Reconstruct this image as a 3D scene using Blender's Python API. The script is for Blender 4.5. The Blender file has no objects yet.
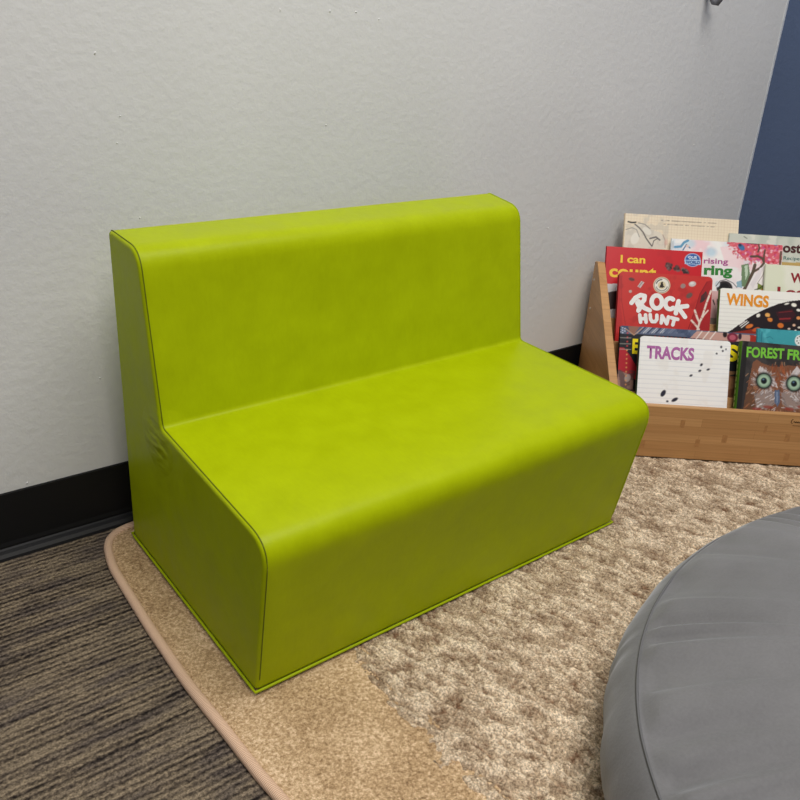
import bpy, bmesh, math, random
import numpy as np
from mathutils import Matrix, Vector

scene = bpy.context.scene
C = scene.collection

# ------------------------------------------------------------------ camera
CAM = np.array([-0.358815, -1.249652, 0.817914])
CR = np.array([0.80050051, -0.59699656, 0.05285863])
CU = np.array([0.21440007, 0.36760796, 0.90492928])
CF = np.array([0.55967092, 0.71306346, -0.42226646])
FPX = 806.387
cd = bpy.data.cameras.new('camera')
cam = bpy.data.objects.new('camera', cd)
C.objects.link(cam)
cam.matrix_world = Matrix(((CR[0], CU[0], -CF[0], CAM[0]), (CR[1], CU[1], -CF[1], CAM[1]),
                           (CR[2], CU[2], -CF[2], CAM[2]), (0, 0, 0, 1)))
cd.sensor_width = 36.0
cd.lens = 36.0 * FPX / 800.0
cd.clip_start = 0.02
scene.camera = cam

# ------------------------------------------------------------------ world, lights, exposure
w = bpy.data.worlds.new('world')
scene.world = w
w.use_nodes = True
bg = w.node_tree.nodes['Background']
bg.inputs[0].default_value = (0.80, 0.88, 1.0, 1)
bg.inputs[1].default_value = 0.15


def area(name, loc, target, sx, sy, power, col):
    l = bpy.data.lights.new(name, 'AREA')
    l.shape = 'RECTANGLE'
    l.size = sx
    l.size_y = sy
    l.energy = power
    l.color = col
    o = bpy.data.objects.new(name, l)
    C.objects.link(o)
    o.location = loc
    d = Vector(target) - Vector(loc)
    o.rotation_euler = d.to_track_quat('-Z', 'Y').to_euler()
    return o


area('ceiling_light_panel', (0.60, -1.15, 2.65), (0.60, -1.15, 0), 1.4, 1.2, 47, (1.0, 0.97, 0.915))
area('ceiling_light_panel', (-0.50, -2.15, 2.65), (-0.50, -2.15, 0), 1.2, 1.2, 38, (1.0, 0.955, 0.87))
area('window_daylight', (3.4, -2.6, 1.7), (0.8, -0.4, 0.4), 1.4, 1.6, 23, (0.62, 0.80, 1.0))

scene.view_settings.view_transform = 'Standard'
scene.view_settings.look = 'None'
scene.view_settings.gamma = 1.0
scene.view_settings.use_curve_mapping = False
scene.view_settings.exposure = 0.0


# ------------------------------------------------------------------ helpers
def lin(c):
    """sRGB 0-255 -> linear"""
    c = np.asarray(c, dtype=float) / 255.0
    return np.where(c <= 0.04045, c / 12.92, ((c + 0.055) / 1.055) ** 2.4)


def lin4(c):
    r = lin(c)
    return (float(r[0]), float(r[1]), float(r[2]), 1.0)


class NT:
    """small node-tree helper"""

    def __init__(self, name, rough=0.6, spec=0.5):
        self.m = bpy.data.materials.new(name)
        self.m.use_nodes = True
        self.t = self.m.node_tree
        self.b = self.t.nodes['Principled BSDF']
        self.b.inputs['Roughness'].default_value = rough
        self.b.inputs['Specular IOR Level'].default_value = spec

    def n(self, kind, **kw):
        o = self.t.nodes.new(kind)
        for k, v in kw.items():
            setattr(o, k, v)
        return o

    def l(self, a, b):
        self.t.links.new(a, b)

    def coords(self, scale=(1, 1, 1), rot=(0, 0, 0)):
        tc = self.n('ShaderNodeTexCoord')
        mp = self.n('ShaderNodeMapping')
        mp.inputs['Scale'].default_value = scale
        mp.inputs['Rotation'].default_value = rot
        self.l(tc.outputs['Object'], mp.inputs['Vector'])
        return mp.outputs['Vector']

    def noise(self, vec, scale, detail=3, rough=0.5):
        o = self.n('ShaderNodeTexNoise')
        o.inputs['Scale'].default_value = scale
        o.inputs['Detail'].default_value = detail
        o.inputs['Roughness'].default_value = rough
        self.l(vec, o.inputs['Vector'])
        return o.outputs['Fac']

    def ramp(self, fac, stops):
        o = self.n('ShaderNodeValToRGB')
        e = o.color_ramp.elements
        while len(e) < len(stops):
            e.new(0.5)
        for el, (p, c) in zip(e, stops):
            el.position = p
            el.color = c
        self.l(fac, o.inputs['Fac'])
        return o.outputs['Color']

    def bump(self, h, strength, dist, prev=None):
        o = self.n('ShaderNodeBump')
        o.inputs['Strength'].default_value = strength
        o.inputs['Distance'].default_value = dist
        self.l(h, o.inputs['Height'])
        if prev is not None:
            self.l(prev, o.inputs['Normal'])
        self.l(o.outputs['Normal'], self.b.inputs['Normal'])
        return o.outputs['Normal']


def plain(name, col, rough=0.6, spec=0.5, var=0.06, scale=30):
    """one colour with a little procedural mottling"""
    k = NT(name, rough, spec)
    v = k.coords()
    a = tuple(x * (1 - var) for x in col[:3]) + (1,)
    b = tuple(min(1, x * (1 + var)) for x in col[:3]) + (1,)
    k.l(k.ramp(k.noise(v, scale), [(0.3, a), (0.7, b)]), k.b.inputs['Base Color'])
    return k.m


def painted(name, rough=0.35, spec=0.5):
    k = NT(name, rough, spec)
    a = k.n('ShaderNodeVertexColor', layer_name='art')
    k.l(a.outputs['Color'], k.b.inputs['Base Color'])
    return k.m


def mesh_obj(name, verts, faces, mat, parent=None, smooth=True):
    me = bpy.data.meshes.new(name)
    me.from_pydata([tuple(map(float, p)) for p in verts], [], [tuple(map(int, f)) for f in faces])
    me.validate()
    bm = bmesh.new()
    bm.from_mesh(me)
    bmesh.ops.recalc_face_normals(bm, faces=bm.faces)
    bm.to_mesh(me)
    bm.free()
    if smooth:
        me.polygons.foreach_set('use_smooth', [True] * len(me.polygons))
    if mat:
        me.materials.append(mat)
    o = bpy.data.objects.new(name, me)
    C.objects.link(o)
    if parent:
        o.parent = parent
    return o


def bm_obj(name, bm, mat, parent=None, smooth=False):
    me = bpy.data.meshes.new(name)
    bmesh.ops.recalc_face_normals(bm, faces=bm.faces)
    bm.to_mesh(me)
    bm.free()
    if smooth:
        me.polygons.foreach_set('use_smooth', [True] * len(me.polygons))
    me.materials.append(mat)
    o = bpy.data.objects.new(name, me)
    C.objects.link(o)
    if parent:
        o.parent = parent
    return o


def grid_faces(nr, nc, wrap=False):
    i = np.arange(nr - 1)[:, None]
    j = np.arange(nc if wrap else nc - 1)[None, :]
    jn = (j + 1) % nc
    f = np.stack([i * nc + j, i * nc + jn, (i + 1) * nc + jn, (i + 1) * nc + j], -1)
    return f.reshape(-1, 4)


def grid_obj(name, P, mat, parent=None, wrap=False):
    """P: (nr, nc, 3) array of points"""
    nr, nc = P.shape[:2]
    return mesh_obj(name, P.reshape(-1, 3), grid_faces(nr, nc, wrap), mat, parent)


def tube_obj(name, pts, r, mat, parent=None, sides=8, closed=False):
    pts = np.array(pts, float)
    n = len(pts)
    if closed:
        tan = np.roll(pts, -1, 0) - np.roll(pts, 1, 0)
    else:
        tan = np.gradient(pts, axis=0)
    tan /= np.linalg.norm(tan, axis=1)[:, None]
    ref = np.array([0.0, 0.0, 1.0])
    if np.mean(np.abs(tan @ ref)) > 0.8:
        ref = np.array([1.0, 0, 0])
    s = np.cross(tan, ref)
    bad = np.linalg.norm(s, axis=1) < 1e-4
    s[bad] = np.array([1.0, 0, 0])
    s /= np.linalg.norm(s, axis=1)[:, None]
    u = np.cross(s, tan)
    a = np.linspace(0, 2 * np.pi, sides, endpoint=False)
    rr = np.broadcast_to(np.asarray(r, float), (n,))
    P = pts[:, None, :] + rr[:, None, None] * (np.cos(a)[None, :, None] * s[:, None, :] + np.sin(a)[None, :, None] * u[:, None, :])
    f = grid_faces(n, sides, True).tolist()
    if closed:
        for j in range(sides):
            f.append(((n - 1) * sides + j, (n - 1) * sides + (j + 1) % sides, (j + 1) % sides, j))
    else:
        f.append(tuple(range(sides)))
        f.append(tuple((n - 1) * sides + j for j in range(sides)))
    return mesh_obj(name, P.reshape(-1, 3), f, mat, parent)


def box_bm(x0, x1, y0, y1, z0, z1, bev=0.0, seg=2):
    bm = bmesh.new()
    bmesh.ops.create_cube(bm, size=1)
    for v in bm.verts:
        v.co = Vector((x0 + (v.co.x + .5) * (x1 - x0), y0 + (v.co.y + .5) * (y1 - y0), z0 + (v.co.z + .5) * (z1 - z0)))
    if bev:
        bmesh.ops.bevel(bm, geom=bm.edges[:], offset=bev, segments=seg, profile=0.5, affect='EDGES')
    return bm


def prism_bm(poly, axis_lo, axis_hi, bev=0.0):
    """poly in (y, z), extruded along x"""
    bm = bmesh.new()
    a = [bm.verts.new((axis_lo, y, z)) for y, z in poly]
    b = [bm.verts.new((axis_hi, y, z)) for y, z in poly]
    bm.faces.new(a)
    bm.faces.new(b[::-1])
    n = len(poly)
    for i in range(n):
        bm.faces.new((a[i], b[i], b[(i + 1) % n], a[(i + 1) % n]))
    bmesh.ops.recalc_face_normals(bm, faces=bm.faces)
    if bev:
        bmesh.ops.bevel(bm, geom=bm.edges[:], offset=bev, segments=2, profile=0.5, affect='EDGES')
    return bm


def empty(name, matrix, label=None, cat=None, group=None):
    o = bpy.data.objects.new(name, None)
    C.objects.link(o)
    o.empty_display_size = 0.05
    o.matrix_world = matrix
    tag(o, label, cat, group)
    return o


def tag(o, label=None, cat=None, group=None, kind=None):
    if label:
        o['label'] = label
    if cat:
        o['category'] = cat
    if group:
        o['group'] = group
    if kind:
        o['kind'] = kind
    return o


def vnoise(x, y, seed=0):
    """smooth value noise, vectorised, 0..1"""
    rs = np.random.RandomState(seed)
    T = rs.rand(256, 256)
    xi = np.floor(x).astype(int)
    yi = np.floor(y).astype(int)
    fx = x - xi
    fy = y - yi
    fx = fx ** 3 * (fx * (fx * 6 - 15) + 10)
    fy = fy ** 3 * (fy * (fy * 6 - 15) + 10)
    a = T[xi & 255, yi & 255]
    b = T[(xi + 1) & 255, yi & 255]
    c = T[xi & 255, (yi + 1) & 255]
    d = T[(xi + 1) & 255, (yi + 1) & 255]
    return (a * (1 - fx) + b * fx) * (1 - fy) + (c * (1 - fx) + d * fx) * fy


def fbm(x, y, seed=0, oct=4):
    s = 0
    amp = 0.5
    tot = 0
    for k in range(oct):
        s = s + amp * vnoise(x * 2 ** k + 17.3 * k, y * 2 ** k + 5.1 * k, seed + k)
        tot += amp
        amp *= 0.5
    return s / tot


# ------------------------------------------------------------------ materials of the setting
def wall_mat(name, col, var=0.04):
    k = NT(name, 0.75, 0.25)
    v = k.coords()
    a = tuple(x * (1 - var) for x in col[:3]) + (1,)
    b = tuple(x * (1 + var) for x in col[:3]) + (1,)
    k.l(k.ramp(k.noise(v, 2.5, 2), [(0.3, a), (0.7, b)]), k.b.inputs['Base Color'])
    p = k.bump(k.noise(v, 70, 3), 0.25, 0.004)
    k.bump(k.noise(v, 260, 2), 0.15, 0.0015, p)
    return k.m


M_WALL = wall_mat('grey_wall_paint', (0.73, 0.73, 0.735, 1))
M_BLUE = wall_mat('navy_wall_paint', (0.085, 0.120, 0.215, 1))
M_BASE = plain('black_vinyl', (0.006, 0.006, 0.007, 1), 0.55, 0.3)
M_LIP = plain('dark_grey_vinyl', (0.013, 0.013, 0.015, 1), 0.5, 0.3)

# loop carpet of the floor: rows run along x
k = NT('striped_loop_carpet', 0.95, 0.1)
vr = k.coords((1, 1, 1))
rows = k.n('ShaderNodeTexWave', wave_type='BANDS', bands_direction='Y', wave_profile='SIN')
rows.inputs['Scale'].default_value = 32
rows.inputs['Distortion'].default_value = 2.2
rows.inputs['Detail'].default_value = 3
rows.inputs['Detail Scale'].default_value = 2.5
k.l(vr, rows.inputs['Vector'])
streak = k.noise(k.coords((5, 60, 1)), 1.0, 5, 0.65)
patch = k.noise(k.coords((1.4, 9, 1)), 1.0, 2)
loops = k.n('ShaderNodeTexVoronoi')
loops.inputs['Scale'].default_value = 240
k.l(k.coords((0.7, 1, 1)), loops.inputs['Vector'])
mx = k.n('ShaderNodeMath', operation='MULTIPLY_ADD')
k.l(rows.outputs['Fac'], mx.inputs[0])
mx.inputs[1].default_value = 0.30
k.l(streak, mx.inputs[2])
m2 = k.n('ShaderNodeMath', operation='MULTIPLY_ADD')
k.l(patch, m2.inputs[0])
m2.inputs[1].default_value = 0.45
k.l(mx.outputs[0], m2.inputs[2])
m3 = k.n('ShaderNodeMath', operation='MULTIPLY_ADD')
k.l(loops.outputs['Distance'], m3.inputs[0])
m3.inputs[1].default_value = -0.30
k.l(m2.outputs[0], m3.inputs[2])
spk = k.noise(vr, 330, 3, 0.75)
mulc = k.n('ShaderNodeMixRGB', blend_type='MULTIPLY')
mulc.inputs[0].default_value = 1.0
k.l(k.ramp(m3.outputs[0], [(0.42, lin4((42, 37, 35))), (0.60, lin4((92, 82, 72))), (0.84, lin4((134, 121, 104)))]), mulc.inputs[1])
k.l(k.ramp(spk, [(0.36, (.45, .44, .44, 1)), (0.52, (1.0, 1.0, 1.0, 1)), (0.66, (1.45, 1.42, 1.38, 1))]), mulc.inputs[2])
tone = k.n('ShaderNodeMixRGB', blend_type='MULTIPLY')
tone.inputs[0].default_value = 1.0
k.l(mulc.outputs[0], tone.inputs[1])
k.l(k.ramp(k.noise(k.coords((9, 34, 1)), 1.0, 2), [(0.36, (.62, .62, .70, 1)), (0.52, (1.06, 1.04, 1.0, 1))]), tone.inputs[2])
k.l(tone.outputs[0], k.b.inputs['Base Color'])
pn = k.bump(rows.outputs['Fac'], 0.5, 0.004)
k.bump(loops.outputs['Distance'], 0.6, -0.003, pn)
M_CARPET = k.m

# ------------------------------------------------------------------ structure
FLOOR_Z = -0.012
ROOM_X = 1.805
o = mesh_obj('floor', [(-2.2, -3.2, FLOOR_Z), (ROOM_X + .1, -3.2, FLOOR_Z), (ROOM_X + .1, 0.1, FLOOR_Z), (-2.2, 0.1, FLOOR_Z),
                       (-2.2, -3.2, FLOOR_Z - .1), (ROOM_X + .1, -3.2, FLOOR_Z - .1), (ROOM_X + .1, 0.1, FLOOR_Z - .1), (-2.2, 0.1, FLOOR_Z - .1)],
             [(0, 1, 2, 3), (4, 5, 6, 7), (0, 1, 5, 4), (1, 2, 6, 5), (2, 3, 7, 6), (3, 0, 4, 7)], M_CARPET, smooth=False)
tag(o, kind='structure')
o = bm_obj('wall_back', box_bm(-2.2, ROOM_X + .1, 0, 0.1, FLOOR_Z, 2.7), M_WALL)
tag(o, kind='structure')
wall_back = o
o = bm_obj('wall_right', box_bm(ROOM_X, ROOM_X + .1, -3.2, -0.0, FLOOR_Z, 2.7), M_BLUE)
tag(o, kind='structure')
# thin unpainted line where the grey paint stops in the corner
M_EDGE = plain('pale_corner_caulk', (0.62, 0.65, 0.70, 1), 0.7, 0.3)
o = bm_obj('trim_1', box_bm(ROOM_X - .006, ROOM_X, -0.0015, 0.0, .10, 2.7), M_EDGE)
tag(o, kind='structure')


def baseboard(name, along_x):
    # cove-base profile: thin face, foot that flares out at the floor
    prof = [(0.0, 0.1016), (-0.004, 0.1005), (-0.0045, 0.012), (-0.006, 0.006), (-0.006, FLOOR_Z), (0, FLOOR_Z)]
    lip = [(-0.005, 0.003), (-0.009, 0.0005), (-0.016, -0.002), (-0.020, -0.007), (-0.021, FLOOR_Z), (-0.005, FLOOR_Z)]
    for nm, pr, mat in ((name, prof, M_BASE), ('toe', lip, M_LIP)):
        bm = prism_bm(pr, -2.2 if along_x else -3.2, ROOM_X if along_x else 0.0)
        if not along_x:
            bmesh.ops.transform(bm, matrix=Matrix.Translation((ROOM_X, 0, 0)) @ Matrix.Rotation(math.pi / 2, 4, 'Z') @ Matrix.Scale(-1, 4, (0, 1, 0)), verts=bm.verts)
        if nm == name:
            root = bm_obj(name, bm, mat)
            tag(root, kind='structure')
        else:
            bm_obj(nm, bm, mat, root)


baseboard('baseboard_back', True)
baseboard('baseboard_right', False)

# paint flecks on the grey wall
rnd = random.Random(4)
M_FLECK = plain('pale_paint_fleck', (0.72, 0.72, 0.71, 1), 0.6, 0.3)
for (fx, fz) in ((1.476, .808), (1.519, .579), (.0836, .5207), (-.139, .1088), (-.005, .2663), (.0664, .6728), (.0583, .6347), (.3354, .8275),
                 (.4285, .8308), (.4799, .8318), (.5277, .8233), (.0389, .7577), (.4237, .6521), (1.0199, .4156)):
    bm = bmesh.new()
    bmesh.ops.create_icosphere(bm, subdivisions=2, radius=1)
    sx, sz = rnd.uniform(.0009, .0018), rnd.uniform(.0012, .0024)
    for v in bm.verts:
        v.co = Vector((fx + v.co.x * sx + v.co.z * sx * .4, v.co.y * .0012, fz + v.co.z * sz))
    bm_obj('paint_fleck', bm, M_FLECK, wall_back, True)

# ------------------------------------------------------------------ rug
RUG = empty('area_rug', Matrix.Identity(4), 'large beige area rug with tan border and mottled shag middle on striped carpet', 'rug')
k = NT('tan_plush_pile', 0.95, 0.1)
v = k.coords()
n1 = k.noise(v, 260, 3, 0.7)
n2 = k.noise(v, 9, 3)
mx = k.n('ShaderNodeMath', operation='MULTIPLY_ADD')
k.l(n2, mx.inputs[0])
mx.inputs[1].default_value = 0.35
k.l(n1, mx.inputs[2])
k.l(k.ramp(mx.outputs[0], [(0.42, lin4((122, 94, 66))), (0.66, lin4((190, 159, 121))), (0.90, lin4((244, 216, 182)))]), k.b.inputs['Base Color'])
k.bump(n1, 0.7, 0.004)
M_TAN = k.m
k = NT('rug_binding_yarn', 0.9, 0.1)
v = k.coords()
wv = k.n('ShaderNodeTexWave', wave_type='BANDS', bands_direction='Y')
wv.inputs['Scale'].default_value = 130
wv.inputs['Distortion'].default_value = 1.5
k.l(v, wv.inputs['Vector'])
k.l(k.ramp(wv.outputs['Fac'], [(0.0, lin4((196, 160, 134))), (1.0, lin4((240, 206, 178)))]), k.b.inputs['Base Color'])
k.bump(wv.outputs['Fac'], 0.4, 0.002)
M_BIND = k.m

# rug outline: left edge wanders a little, rounded corner by the wall
left = [(-0.046, -2.30), (-0.044, -1.6), (-0.043, -1.1), (-0.042, -0.80), (-0.042, -0.674), (-0.048, -0.63), (-0.053, -0.538), (-0.0595, -0.44),
        (-0.0605, -0.306), (-0.0570, -0.136), (-0.0465, -0.080)]
corner = [(-0.040, -0.062), (-0.030, -0.048), (-0.014, -0.039), (0.010, -0.035)]
top = [(x, -0.034) for x in np.linspace(0.05, 1.70, 20)]
right = [(1.735, -0.045), (1.75, -0.08)] + [(1.75, y) for y in np.linspace(-0.2, -2.25, 10)]
bottom = [(1.735, -2.31), (1.70, -2.33)] + [(x, -2.33) for x in np.linspace(1.5, 0.0, 10)] + [(-0.03, -2.322)]
outline = np.array(left + corner + top + right + bottom)


def resample(P, n):
    Q = np.vstack([P, P[:1]])
    d = np.r_[0, np.cumsum(np.linalg.norm(np.diff(Q, axis=0), axis=1))]
    t = np.linspace(0, d[-1], n, endpoint=False)
    return np.stack([np.interp(t, d, Q[:, i]) for i in range(2)], 1)


OUT = resample(outline, 700)
for _ in range(3):
    OUT = (np.roll(OUT, 1, 0) + 2 * OUT + np.roll(OUT, -1, 0)) / 4
FX0, FX1, FY0, FY1 = 0.148, 1.56, -2.12, -0.235      # inner shag field
# border slab
cen = np.array([(FX0 + FX1) / 2, (FY0 + FY1) / 2])
inner = np.stack([np.clip(OUT[:, 0], FX0 + .03, FX1 - .03), np.clip(OUT[:, 1], FY0 + .03, FY1 - .03)], 1)
steps = np.linspace(0, 1, 14)
P = np.array([np.c_[OUT * (1 - s) + inner * s, np.full(len(OUT), -0.0055)] for s in steps])
P = np.concatenate([np.array([np.c_[OUT, np.full(len(OUT), FLOOR_Z + .0005)]]), P])
bo = grid_obj('border_pile', P, M_TAN, RUG, wrap=True)
# edge binding: a rounded yarn roll round the outside
tube_obj('edge_binding', np.c_[OUT, np.full(len(OUT), -0.0077)], 0.0076, M_BIND, RUG, 10, True)

# mottled shag field, displaced geometry with colour carried by the yarn
nx, ny = 560, 740
X, Y = np.meshgrid(np.linspace(FX0 - .012, FX1 + .012, nx), np.linspace(FY0 - .012, FY1 + .012, ny))
ang = math.radians(-72)
A_ = X * math.cos(ang) + Y * math.sin(ang)
B_ = -X * math.sin(ang) + Y * math.cos(ang)
warp = fbm(X * 18, Y * 18, 31, 2) * 0.03
big = fbm((A_ + warp) * 32, (B_ + warp) * 130, 3, 4)
fine = fbm(A_ * 210, B_ * 330, 9, 2)
tone = fbm(X * 45 + 7, Y * 45, 21, 3)
h = -0.0054 + 0.0042 * np.clip((big - 0.3) / 0.4, 0, 1) + 0.004 * (fine - 0.5)
edge = np.minimum(np.minimum(X - FX0, FX1 - X), np.minimum(Y - FY0, FY1 - Y)) + (fbm(X * 45, Y * 45, 77, 3) - .5) * .055
h = np.minimum(-0.0085 + (h + 0.0085) * np.clip(edge / 0.008 + 0.3, 0, 1), -0.0006)
ho = grid_obj('shag_field', np.stack([X, Y, h], -1), None, RUG)
stops = np.array([lin((128, 96, 74)), lin((164, 142, 118)), lin((198, 176, 150)), lin((236, 217, 192))])
tt = np.clip(0.62 * (big - 0.5) * 1.6 + 0.5 * (tone - 0.5) * 1.6 + 0.5 * (fine - .5) * 2 + 0.66, 0, 1) * 3
i0 = np.clip(np.floor(tt).astype(int), 0, 2)
ft = (tt - i0)[..., None]
col = stops[i0] * (1 - ft) + stops[i0 + 1] * ft
ca = ho.data.color_attributes.new('art', 'FLOAT_COLOR', 'POINT')
ca.data.foreach_set('color', np.concatenate([col, np.ones(col.shape[:2] + (1,))], -1).astype(np.float32).ravel())
k = NT('mottled_shag_yarn', 0.95, 0.1)
a = k.n('ShaderNodeVertexColor', layer_name='art')
v = k.coords()
n1 = k.noise(v, 300, 3, 0.75)
mixn = k.n('ShaderNodeMixRGB', blend_type='MULTIPLY')
mixn.inputs[0].default_value = 1.0
k.l(a.outputs['Color'], mixn.inputs[1])
k.l(k.ramp(n1, [(0.36, (.42, .39, .36, 1)), (0.52, (.98, .97, .96, 1)), (0.66, (1.5, 1.48, 1.46, 1))]), mixn.inputs[2])
k.l(mixn.outputs[0], k.b.inputs['Base Color'])
k.bump(n1, 0.8, 0.004)
ho.data.materials.append(k.m)

# ------------------------------------------------------------------ sofa
k = NT('lime_vinyl', 0.45, 0.12)
v = k.coords()
n_big = k.noise(k.coords((3, 3, 3)), 1.0, 3)
n_weave = k.noise(k.coords((260, 60, 60)), 1.0, 4, 0.7)
n_mot = k.noise(v, 22, 4, 0.6)
mx = k.n('ShaderNodeMath', operation='MULTIPLY_ADD')
k.l(n_weave, mx.inputs[0])
mx.inputs[1].default_value = 0.5
k.l(n_mot, mx.inputs[2])
k.l(k.ramp(mx.outputs[0], [(0.45, (0.345, 0.415, 0.0006, 1)), (1.0, (0.405, 0.490, 0.0008, 1))]), k.b.inputs['Base Color'])
k.l(k.ramp(n_mot, [(0.3, (.34, .34, .34, 1)), (0.7, (.46, .46, .46, 1))]), k.b.inputs['Roughness'])
pn = k.bump(n_big, 0.25, 0.02)
pn = k.bump(n_mot, 0.12, 0.006, pn)
pn = k.bump(k.noise(v, 900, 2), 0.12, 0.0006, pn)
dist = k.n('ShaderNodeVectorMath', operation='DISTANCE')
tc = k.n('ShaderNodeTexCoord')
k.l(tc.outputs['Object'], dist.inputs[0])
dist.inputs[1].default_value = (0.0, -0.222, 0.250)
near = k.n('ShaderNodeMapRange')
near.inputs['From Min'].default_value = 0.055
near.inputs['From Max'].default_value = 0.010
k.l(dist.outputs['Value'], near.inputs['Value'])
fold = k.noise(k.coords((1, 30, 75), (math.radians(25), 0, 0)), 1.0, 1)
fm = k.n('ShaderNodeMath', operation='MULTIPLY')
k.l(fold, fm.inputs[0])
k.l(near.outputs['Result'], fm.inputs[1])
k.bump(fm.outputs[0], 0.6, 0.012, pn)
M_LIME = k.m
M_LIME_D = plain('lime_seam_thread', (0.13, 0.16, 0.001, 1), 0.6, 0.3)
M_LIME_P = plain('lime_piping', (0.36, 0.45, 0.001, 1), 0.42, 0.2)

PHI = 0.01254
SW = 0.7373
SOFA = empty('foam_sofa', Matrix.Rotation(PHI, 4, 'Z'), 'lime green vinyl foam sofa standing on the beige rug by the grey wall', 'sofa')
PL = dict(rb=(-.0735, 0.0), rt=(-.0972, .5320), tf=(-.2050, .5275), j=(-.2396, .2761), sf=(-.5464, .2540), fb=(-.5103, 0.0))
PR = dict(rb=(-.0735, 0.0), rt=(-.1005, .5325), tf=(-.1915, .5200), j=(-.2325, .2712), sf=(-.5510, .2640), fb=(-.5085, 0.0))
ORDER = ('rb', 'rt', 'tf', 'j', 'sf', 'fb')
RAD = dict(rb=.010, rt=.010, tf=.036, j=.010, sf=.040, fb=.010)


def profile(t, grow=0.0, flat=False):
    """closed, rounded (y, z) outline at fraction t of the width"""
    pts = [np.array(PL[n]) * (1 - t) + np.array(PR[n]) * t for n in ORDER]
    out = []
    n = len(pts)
    for i, nm in enumerate(ORDER):
        p, a, b = pts[i], pts[i - 1], pts[(i + 1) % n]
        d0 = (a - p) / np.linalg.norm(a - p)
        d1 = (b - p) / np.linalg.norm(b - p)
        th = math.acos(np.clip(d0 @ d1, -1, 1))
        r = RAD[nm]
        L = r / math.tan(th / 2)
        s, e = p + d0 * L, p + d1 * L
        for q in np.linspace(0, 1, 11):      # smooth corner
            c0 = s * (1 - q) + p * q
            c1 = p * (1 - q) + e * q
            out.append(c0 * (1 - q) + c1 * q)
        # points along the following straight run
        nb = pts[(i + 1) % n]
        L2 = RAD[ORDER[(i + 1) % n]] / math.tan(math.acos(np.clip(((p - nb) / np.linalg.norm(p - nb)) @ ((pts[(i + 2) % n] - nb) / np.linalg.norm(pts[(i + 2) % n] - nb)), -1, 1)) / 2)
        e2 = nb + (p - nb) / np.linalg.norm(p - nb) * L2
        m = 14
        seg = [e * (1 - q) + e2 * q for q in np.linspace(0, 1, m + 2)[1:-1]]
        nrm = np.array([-(e2 - e)[1], (e2 - e)[0]])
        nrm = nrm / (np.linalg.norm(nrm) + 1e-9)
        for q, sp in zip(np.linspace(0, 1, m + 2)[1:-1], seg):
            bulge = 0.0
            if nm in ('j', 'sf', 'tf'):
                bulge = 0.004 * math.sin(math.pi * q) * math.sin(math.pi * min(max(t, 0), 1))
            out.append(sp + nrm * bulge)
    return np.array(out)


def inset(P, d):
    t = np.roll(P, -1, 0) - np.roll(P, 1, 0)
    t /= np.linalg.norm(t, axis=1)[:, None] + 1e-12
    nrm = np.stack([-t[:, 1], t[:, 0]], 1)
    # outline runs rear-bottom, up, over, down the front: inside lies on the left-hand side
    c = P.mean(0)
    sign = 1.0
    area2 = np.sum(P[:, 0] * np.roll(P[:, 1], -1) - np.roll(P[:, 0], -1) * P[:, 1])
    if area2 < 0:
        sign = -1.0
    Q = P + sign * nrm * d
    return Q


er = 0.0055
stations = [(0.0, er * 1.25), (0.0, er), (er * .12, er * .5), (er * .45, er * .14), (er, 0)]
stations += [(x, 0) for x in np.linspace(0.02, SW - 0.02, 40)]
stations += [(SW - er, 0), (SW - er * .45, er * .14), (SW - er * .12, er * .5), (SW, er), (SW, er * 1.25)]
rings = []
for x, ins in stations:
    pr = profile(x / SW)
    if ins:
        pr = inset(pr, ins)
    rings.append(np.c_[np.full(len(pr), x), pr])
P = np.array(rings)
nr, nc = P.shape[:2]
faces = grid_faces(nr, nc, True).tolist()
faces.append(tuple(range(nc)))
faces.append(tuple((nr - 1) * nc + j for j in range(nc)))
body = mesh_obj('upholstered_body', P.reshape(-1, 3), faces, M_LIME, SOFA)
for pl in body.data.polygons:
    if len(pl.vertices) > 4:
        pl.use_smooth = False
# stitched seams along both side outlines, bottom piping round the foot
for t, xo in ((0.0, 0.0042), (1.0, SW - 0.0042)):
    pr = profile(t)
    lo = np.argmax((pr[:, 1] > 0.02))
    hi = len(pr) - np.argmax((pr[::-1, 1] > 0.02))
    seg = inset(pr, -0.0002)[lo:hi]
    tube_obj('side_seam', np.c_[np.full(len(seg), xo), seg], 0.0008, M_LIME_D if t == 0.0 else M_LIME_P, SOFA, 6)
foot = []
a = 0.002
xs = [(-a, -.0735 + a), (-a, -.5103 - a), (SW + a, -.5085 - a), (SW + a, -.0735 + a)]
Pf = []
for i in range(4):
    p, q = np.array(xs[i]), np.array(xs[(i + 1) % 4])
    for s in np.linspace(0, 1, 40, endpoint=False):
        Pf.append(p * (1 - s) + q * s)
Pf = np.array(Pf)
tube_obj('bottom_piping', np.c_[Pf, np.full(len(Pf), 0.0018)], 0.0021, M_LIME_P, SOFA, 8, True)

# ------------------------------------------------------------------ book display: frame
SO = np.array([1.0057 - .08 * .7778, -0.3612 + .08 * .62851, 0.0])      # front bottom left corner
SU = np.array([0.77779919, -0.62851286, 0.0])
SV = np.array([0.62851286, 0.77779919, 0.0])
SMAT = Matrix(((SU[0], SV[0], 0, SO[0]), (SU[1], SV[1], 0, SO[1]), (0, 0, 1, 0.0), (0, 0, 0, 1)))
SHELF = empty('book_display', SMAT, 'bamboo tiered book display with sloping sides in the corner by the blue wall', 'book display')
SL = 0.76


def colour_mesh(o, cols):
    ca = o.data.color_attributes.new('art', 'FLOAT_COLOR', 'POINT')
    c4 = np.concatenate([cols, np.ones((len(cols), 1))], 1).astype(np.float32)
    ca.data.foreach_set('color', c4.ravel())


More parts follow.
